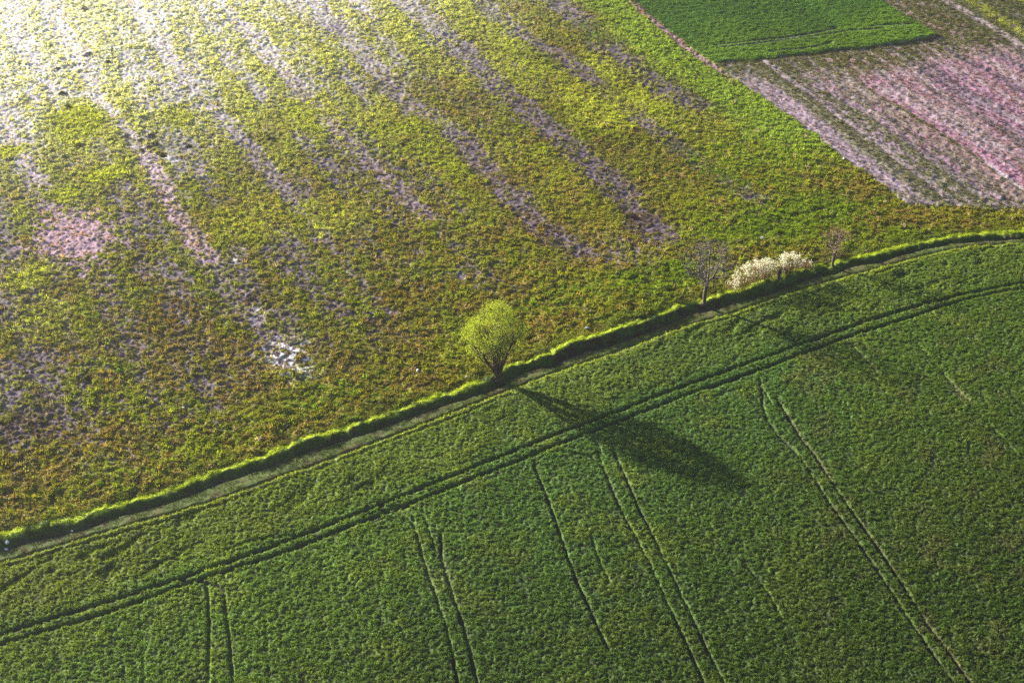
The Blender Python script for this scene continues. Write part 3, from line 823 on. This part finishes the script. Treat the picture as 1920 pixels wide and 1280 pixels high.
def blossom_bush(px0, px1, base_py, heights, name, label, seed, n, dep=1.1, bloom=1.0, topfrac=.5):
    """low thicket of many stems; heights: list of (t 0..1 along the bush, height m)"""
    x0, y0 = at(px0, base_py[0], crest_h_px(px0)); x1, y1 = at(px1, base_py[1], crest_h_px(px1))
    cx, cy = (x0 + x1) / 2, (y0 + y1) / 2; gz = ground_z(cx, cy) - .1
    root = empty(name, (cx, cy, gz)); tag(root, label, "bush")
    rng = np.random.default_rng(seed); sk = Skel(); ax = np.array([x1 - x0, y1 - y0, 0]); nrm = np.array([-ax[1], ax[0], 0]) / np.linalg.norm(ax)
    hs = np.array(heights); sk.add((0, 0, -.15), -1)
    def base_pt(t, s):
        p = ax * (t - .5) + nrm * s; g = ground_z(cx + p[0], cy + p[1]) - gz
        return p + np.array([0, 0, g - .05])
    V = []; stems = max(6, int(np.linalg.norm(ax) * 7))
    for i in range(stems):
        t = rng.random(); s = rng.uniform(0, dep); h = np.interp(t, hs[:, 0], hs[:, 1]) * rng.uniform(.55, .95)
        p0 = base_pt(t, s); j = sk.add(p0, 0)
        top = p0 + np.array([rng.normal(0, .25), rng.normal(0, .25), h])
        sk.limb([p0, (p0 + top) / 2 + rng.normal(0, .07, 3), top], j, .25)
    T = []
    while len(T) < n:
        t = rng.uniform(-.03, 1.03); s = rng.uniform(-.25, dep + .25); H = np.interp(t, hs[:, 0], hs[:, 1]); z = H * rng.random() ** .6
        z *= math.sqrt(max(.05, 1 - ((s - dep / 2) / (dep / 2 + .45)) ** 2)) ** .6
        p = base_pt(min(max(t, 0), 1), s) + ax * 0; T.append(p + np.array([rng.normal(0, .1), rng.normal(0, .1), z]))
    sk.par[0] = -1
    sk.reach(T, rng, .15, .25, 0, .06, 0, .8)
    r = sk.radii(.013, 2.3); r = np.minimum(r, .05)
    for i in range(1, len(sk.P)):
        if sk.par[i] == 0: r[i] = 0.0                       # no wood between the separate roots
    W = sk.tubes(r, .004, 9)
    part("stems", W, M_BROWN_TWIG, root, True)
    P = np.array(sk.P); r_ok = (r < .022) & (r > 0)
    g = np.interp(P @ ax / (ax @ ax) + .5, hs[:, 0], hs[:, 1])
    relz = P[:, 2] / np.maximum(g, .3)
    m = np.nonzero(r_ok & (relz + rng.normal(0, .10, len(P)) > topfrac))[0]
    clump = np.sin(P[m, 0] * 5.1) + np.sin(P[m, 1] * 4.7 + P[m, 2] * 5) + rng.normal(0, .5, len(m)) > -.9
    m = m[clump]
    if bloom > 0:
        V, F, k = leaves(P[m], int(9 * bloom), .11, .105, .085, rng)
        part("blossom", (V, F), M_BLOSSOM, root, True)
    m2 = np.nonzero(r_ok & (relz < topfrac + .1))[0]
    V, F, k = leaves(P[m2], 2, .07, .07, .04, rng)
    part("buds", (V, F), M_BUD, root, True)
    return root

willow(932, 706)
bare_tree(1320, 568, 8.4, 2.95, "bare_tree", "bare grey forked tree on the bank between the willow and the white bush", 3, 1150, 2.6, M_GREY_TWIG, M_GREY_BARK, 0, .22, .05, 5.9, .33)
bare_tree(1561, 496, 5.4, 1.85, "small_bare_tree", "small bare brown tree with one thin trunk right of the white bush", 8, 620, 1.9, M_BROWN_TWIG, M_GREY_BARK, 3, .18, 0, 3.9, .28)
blossom_bush(1377, 1453, (549, 524), [(0, 1.0), (.12, 1.7), (.3, 2.9), (.5, 3.1), (.8, 2.7), (1, 2.3)], "blossoming_bush", "largest white blossoming bush, left one of the thicket beside the lane", 21, 850, 1.5, .85, .58)
blossom_bush(1463, 1503, (519, 508), [(0, 1.9), (.3, 2.6), (.6, 2.6), (1, 1.7)], "blossoming_bush", "middle white blossoming bush between the dark stump and the low brown shrub", 22, 380, 1.2, .85, .60)
blossom_bush(1506, 1524, (506, 502), [(0, 1.0), (.4, 1.25), (1, .7)], "low_shrub", "low brown shrub with few white flowers at the right end of the thicket", 23, 110, .8, .5, .85)

# ------------------------------------------------------------------ small things lying about
def lumpy(name, rx, ry, rz, seed, rough=.25, n=14, m=9):
    r = random.Random(seed); ph = [r.uniform(0, 6.28) for _ in range(6)]
    V = []; F = []
    for j in range(m + 1):
        th = math.pi * j / m
        for i in range(n):
            a = 2 * math.pi * i / n
            k = 1 + rough * (math.sin(2 * a + ph[0]) * math.sin(th * 2 + ph[1]) + .6 * math.sin(5 * a + ph[2] + th * 3) + .5 * math.sin(3 * a - th * 5 + ph[3])) * math.sin(th)
            V.append((rx * k * math.sin(th) * math.cos(a), ry * k * math.sin(th) * math.sin(a), rz * k * math.cos(th)))
    for j in range(m):
        for i in range(n):
            F.append((j * n + i, (j + 1) * n + i, (j + 1) * n + (i + 1) % n, j * n + (i + 1) % n))
    return mesh_np(name, V, F, 4)
M_STONE = bark_mat("pale_stone", (.42, .40, .40), (.72, .70, .70), 5, 1)
M_EARTH = bark_mat("dark_earth", (.020, .016, .018), (.055, .042, .045), 8, 1)
M_WOOD = bark_mat("rotten_wood", (.022, .016, .016), (.07, .05, .045), 6, 3)
M_SHRUB = leaf_mat("shrub_leaf", (.10, .19, .02), .45, (1.5, 1.35, .5), var=.3)
M_DARKLEAF = leaf_mat("dark_leaf", (.022, .022, .020), .25, (1.2, 1.1, .6), var=.3)

def stone(px, py, s, label, mat=M_STONE, flat=.6):
    x, y = at(px, py, MZ if py < 1000 else .5); z = ground_z(x, y)
    o = link("pale_stone", lumpy("stone", s, s * .75, s * flat, int(px + py)), mat, loc=(x, y, z + s * flat * .45)); o.rotation_euler = (0, 0, px * .7)
    tag(o, label, "stone")
stone(12, 1013, .25, "larger pale stone lying on the bank at its left end")
stone(9, 1021, .18, "smaller pale stone just below the larger one on the bank")
stone(134, 991, .13, "small pale stone in the shaded slope of the bank at the left")
stone(875, 708, .17, "white stone in the grass just left of the willow trunk")
stone(1429, 446, .30, "flat white stone in lush grass above the blossoming bush", flat=.3)
stone(1505, 478, .18, "small white stone above the right part of the blossoming bush")
stone(344, 766, .20, "pale stone alone in the olive meadow at the lower left")
stone(783, 695, .22, "pinkish pale stone in the meadow well left of the willow")
stone(1582, 299, .22, "white stone near the left edge of the striped stubble field")
stone(1100, 617, .26, "pale stone on the steep dark part of the bank", flat=.4)

def leafy(px, py, s, label, name, mat, cat, n=260, group=None, h=1.0, leafsz=.09):
    x, y = at(px, py, MZ); z = ground_z(x, y)
    root = empty(name, (x, y, z)); tag(root, label, cat, group)
    rng = np.random.default_rng(int(px * 3 + py)); P = []
    W = []; F = []
    p = rng.normal(0, 1, (n, 3)); p /= np.linalg.norm(p, axis=1)[:, None]; p *= rng.uniform(.35, 1, (n, 1)) ** .5
    p[:, 2] = np.abs(p[:, 2]) * h; p *= s * (1 + .2 * np.sin(p[:, :1] * 5 + px))
    V, Fc, k = leaves(p, 2, s * .08, leafsz, leafsz * .6, rng)
    part("foliage", (V, Fc), mat, root, True)
    sk = Skel(); sk.add((0, 0, -.1), -1); sk.reach(list(p[:26]), rng, .2, s * .4, 0, .05, 0, .2)
    part("stems", sk.tubes(np.full(len(sk.P), .012), 0, 9), M_BROWN_TWIG, root, True)
    return root
leafy(183, 597, .42, "round light green shrub in the meadow right of the pink soil patch", "green_shrub", M_SHRUB, "shrub")
leafy(221, 698, .36, "light green shrub with a long shadow in the olive meadow", "green_shrub", M_SHRUB, "shrub")
leafy(312, 716, .34, "bright green shrub standing alone in the brownish meadow", "green_shrub", M_SHRUB, "shrub")
leafy(188, 911, .30, "small green shrub in the darkest corner of the meadow above the bank", "green_shrub", M_SHRUB, "shrub")
leafy(97, 963, .30, "small green shrub close above the left end of the bank", "green_shrub", M_SHRUB, "shrub")
leafy(665, 785, .26, "small dark green shrub just above the bank left of the willow", "green_shrub", M_SHRUB, "shrub")
leafy(1183, 578, .26, "small dark shrub in the meadow between the two big trees", "green_shrub", M_DARKLEAF, "shrub")
G = "dark tussocks on the pale soil strips"
cl = [(284,254,.62),(291,270,.60),(293,279,.55),(280,276,.5),(304,290,.45),(264,263,.42),(280,263,.35),(265,281,.35)]
cl_lab = ["large dark tussock at the top of the dense cluster on the pale soil strip", "large dark tussock in the middle of the dense dark cluster", "dark tussock touching the lower side of the cluster's middle one",
          "dark tussock at the left flank of the cluster's middle one", "lone dark tussock at the lower right end of the dense cluster", "small dark tussock at the upper left edge of the dense cluster",
          "small dark tussock between the top and the middle ones of the cluster", "small dark tussock at the lower left edge of the dense cluster"]
for (px, py, s), lab in zip(cl, cl_lab):
    leafy(px, py, s, lab, "dark_tussock", M_DARKLEAF, "tussock", 200, G, .6, .12)
for px, py, s, lab in ((233,258,.8,"wide dark tussock left of the dark cluster"), (217,266,.4,"small dark tussock left of the wide one by the dark cluster"), (150,273,.9,"broad dark tussock at the lower edge of the yellow green patch"),
        (167,105,.75,"wide dark tussock on the whitish strip near the top left"), (108,129,.5,"dark tussock left of the whitish strip near the top left"), (203,118,.4,"small dark tussock right of the whitish strip near the top left"),
        (205,21,.5,"dark tussock in the brightest haze at the top left"), (158,17,.7,"broad faint tussock in the brightest haze at the top left"), (117,174,.5,"dark tussock at the upper edge of the yellow green patch"),
        (127,200,.4,"small dark tussock inside the yellow green patch"), (508,258,.45,"dark tussock alone in the upper middle of the meadow"), (470,560,.6,"black tussock on the soil strip above the white patch"),
        (353,271,.5,"dark tussock right of the dark cluster"), (165,711,.4,"dark tussock in the olive meadow at the lower left"), (1188,407,.5,"dark tussock on the purple soil in the middle of the meadow"), (1548,278,.35,"dark tussock at the left edge of the stubble field")):
    leafy(px, py, s, lab, "dark_tussock", M_DARKLEAF, "tussock", 200, G, .5, .12)

def stump(px, py):
    x, y = at(px, py, .8); z = ground_z(x, y) - .1
    root = empty("dark_stump", (x, y, z)); tag(root, "dark upright stump in the gap between the white blossoming bushes", "stump")
    V = []; F = []; n = 10; r = random.Random(3); prof = [(0, .34), (.25, .24), (.6, .22), (.95, .25), (1.2, .20), (1.32, .08)]
    for h, rr in prof:
        for i in range(n):
            a = 6.283 * i / n; k = 1 + .16 * math.sin(3 * a + h) + r.uniform(-.06, .06); V.append((rr * k * math.cos(a) + .05 * h, rr * k * math.sin(a), h + r.uniform(-.03, .03)))
    for j in range(len(prof) - 1):
        for i in range(n): F.append((j*n+i, j*n+(i+1)%n, (j+1)*n+(i+1)%n, (j+1)*n+i))
    part("stem", (np.array(V), np.array(F)), M_WOOD, root)
    rng = np.random.default_rng(4); P = rng.normal(0, .16, (60, 3)) + np.array([.08, 0, 1.25])
    Vv, Ff, k = leaves(P, 2, .04, .12, .07, rng); part("ivy", (Vv, Ff), M_DARKLEAF, root, True)
stump(1459, 521)

# ------------------------------------------------------------------ haze
def haze():
    x0, x1, y0, y1, z0, z1 = -420, 420, -30, 420, -3.0, 96.0
    V = [(x, y, z) for z in (z0, z1) for y in (y0, y1) for x in (x0, x1)]
    F = [(0, 2, 3, 1), (4, 5, 7, 6), (0, 1, 5, 4), (2, 6, 7, 3), (0, 4, 6, 2), (1, 3, 7, 5)]
    me = mesh_np("haze", V, F, 4)
    m, nt, out = new_mat("haze_air")
    v = nt.nodes.new("ShaderNodeVolumePrincipled")
    v.inputs["Density"].default_value = HAZE_DENSITY; v.inputs["Anisotropy"].default_value = HAZE_ANISO; v.inputs["Color"].default_value = HAZE_COLOR
    nt.links.new(v.outputs[0], out.inputs["Volume"])
    o = link("haze", me, m); tag(o, "thin bright haze over the fields", "haze", kind='stuff')
haze()
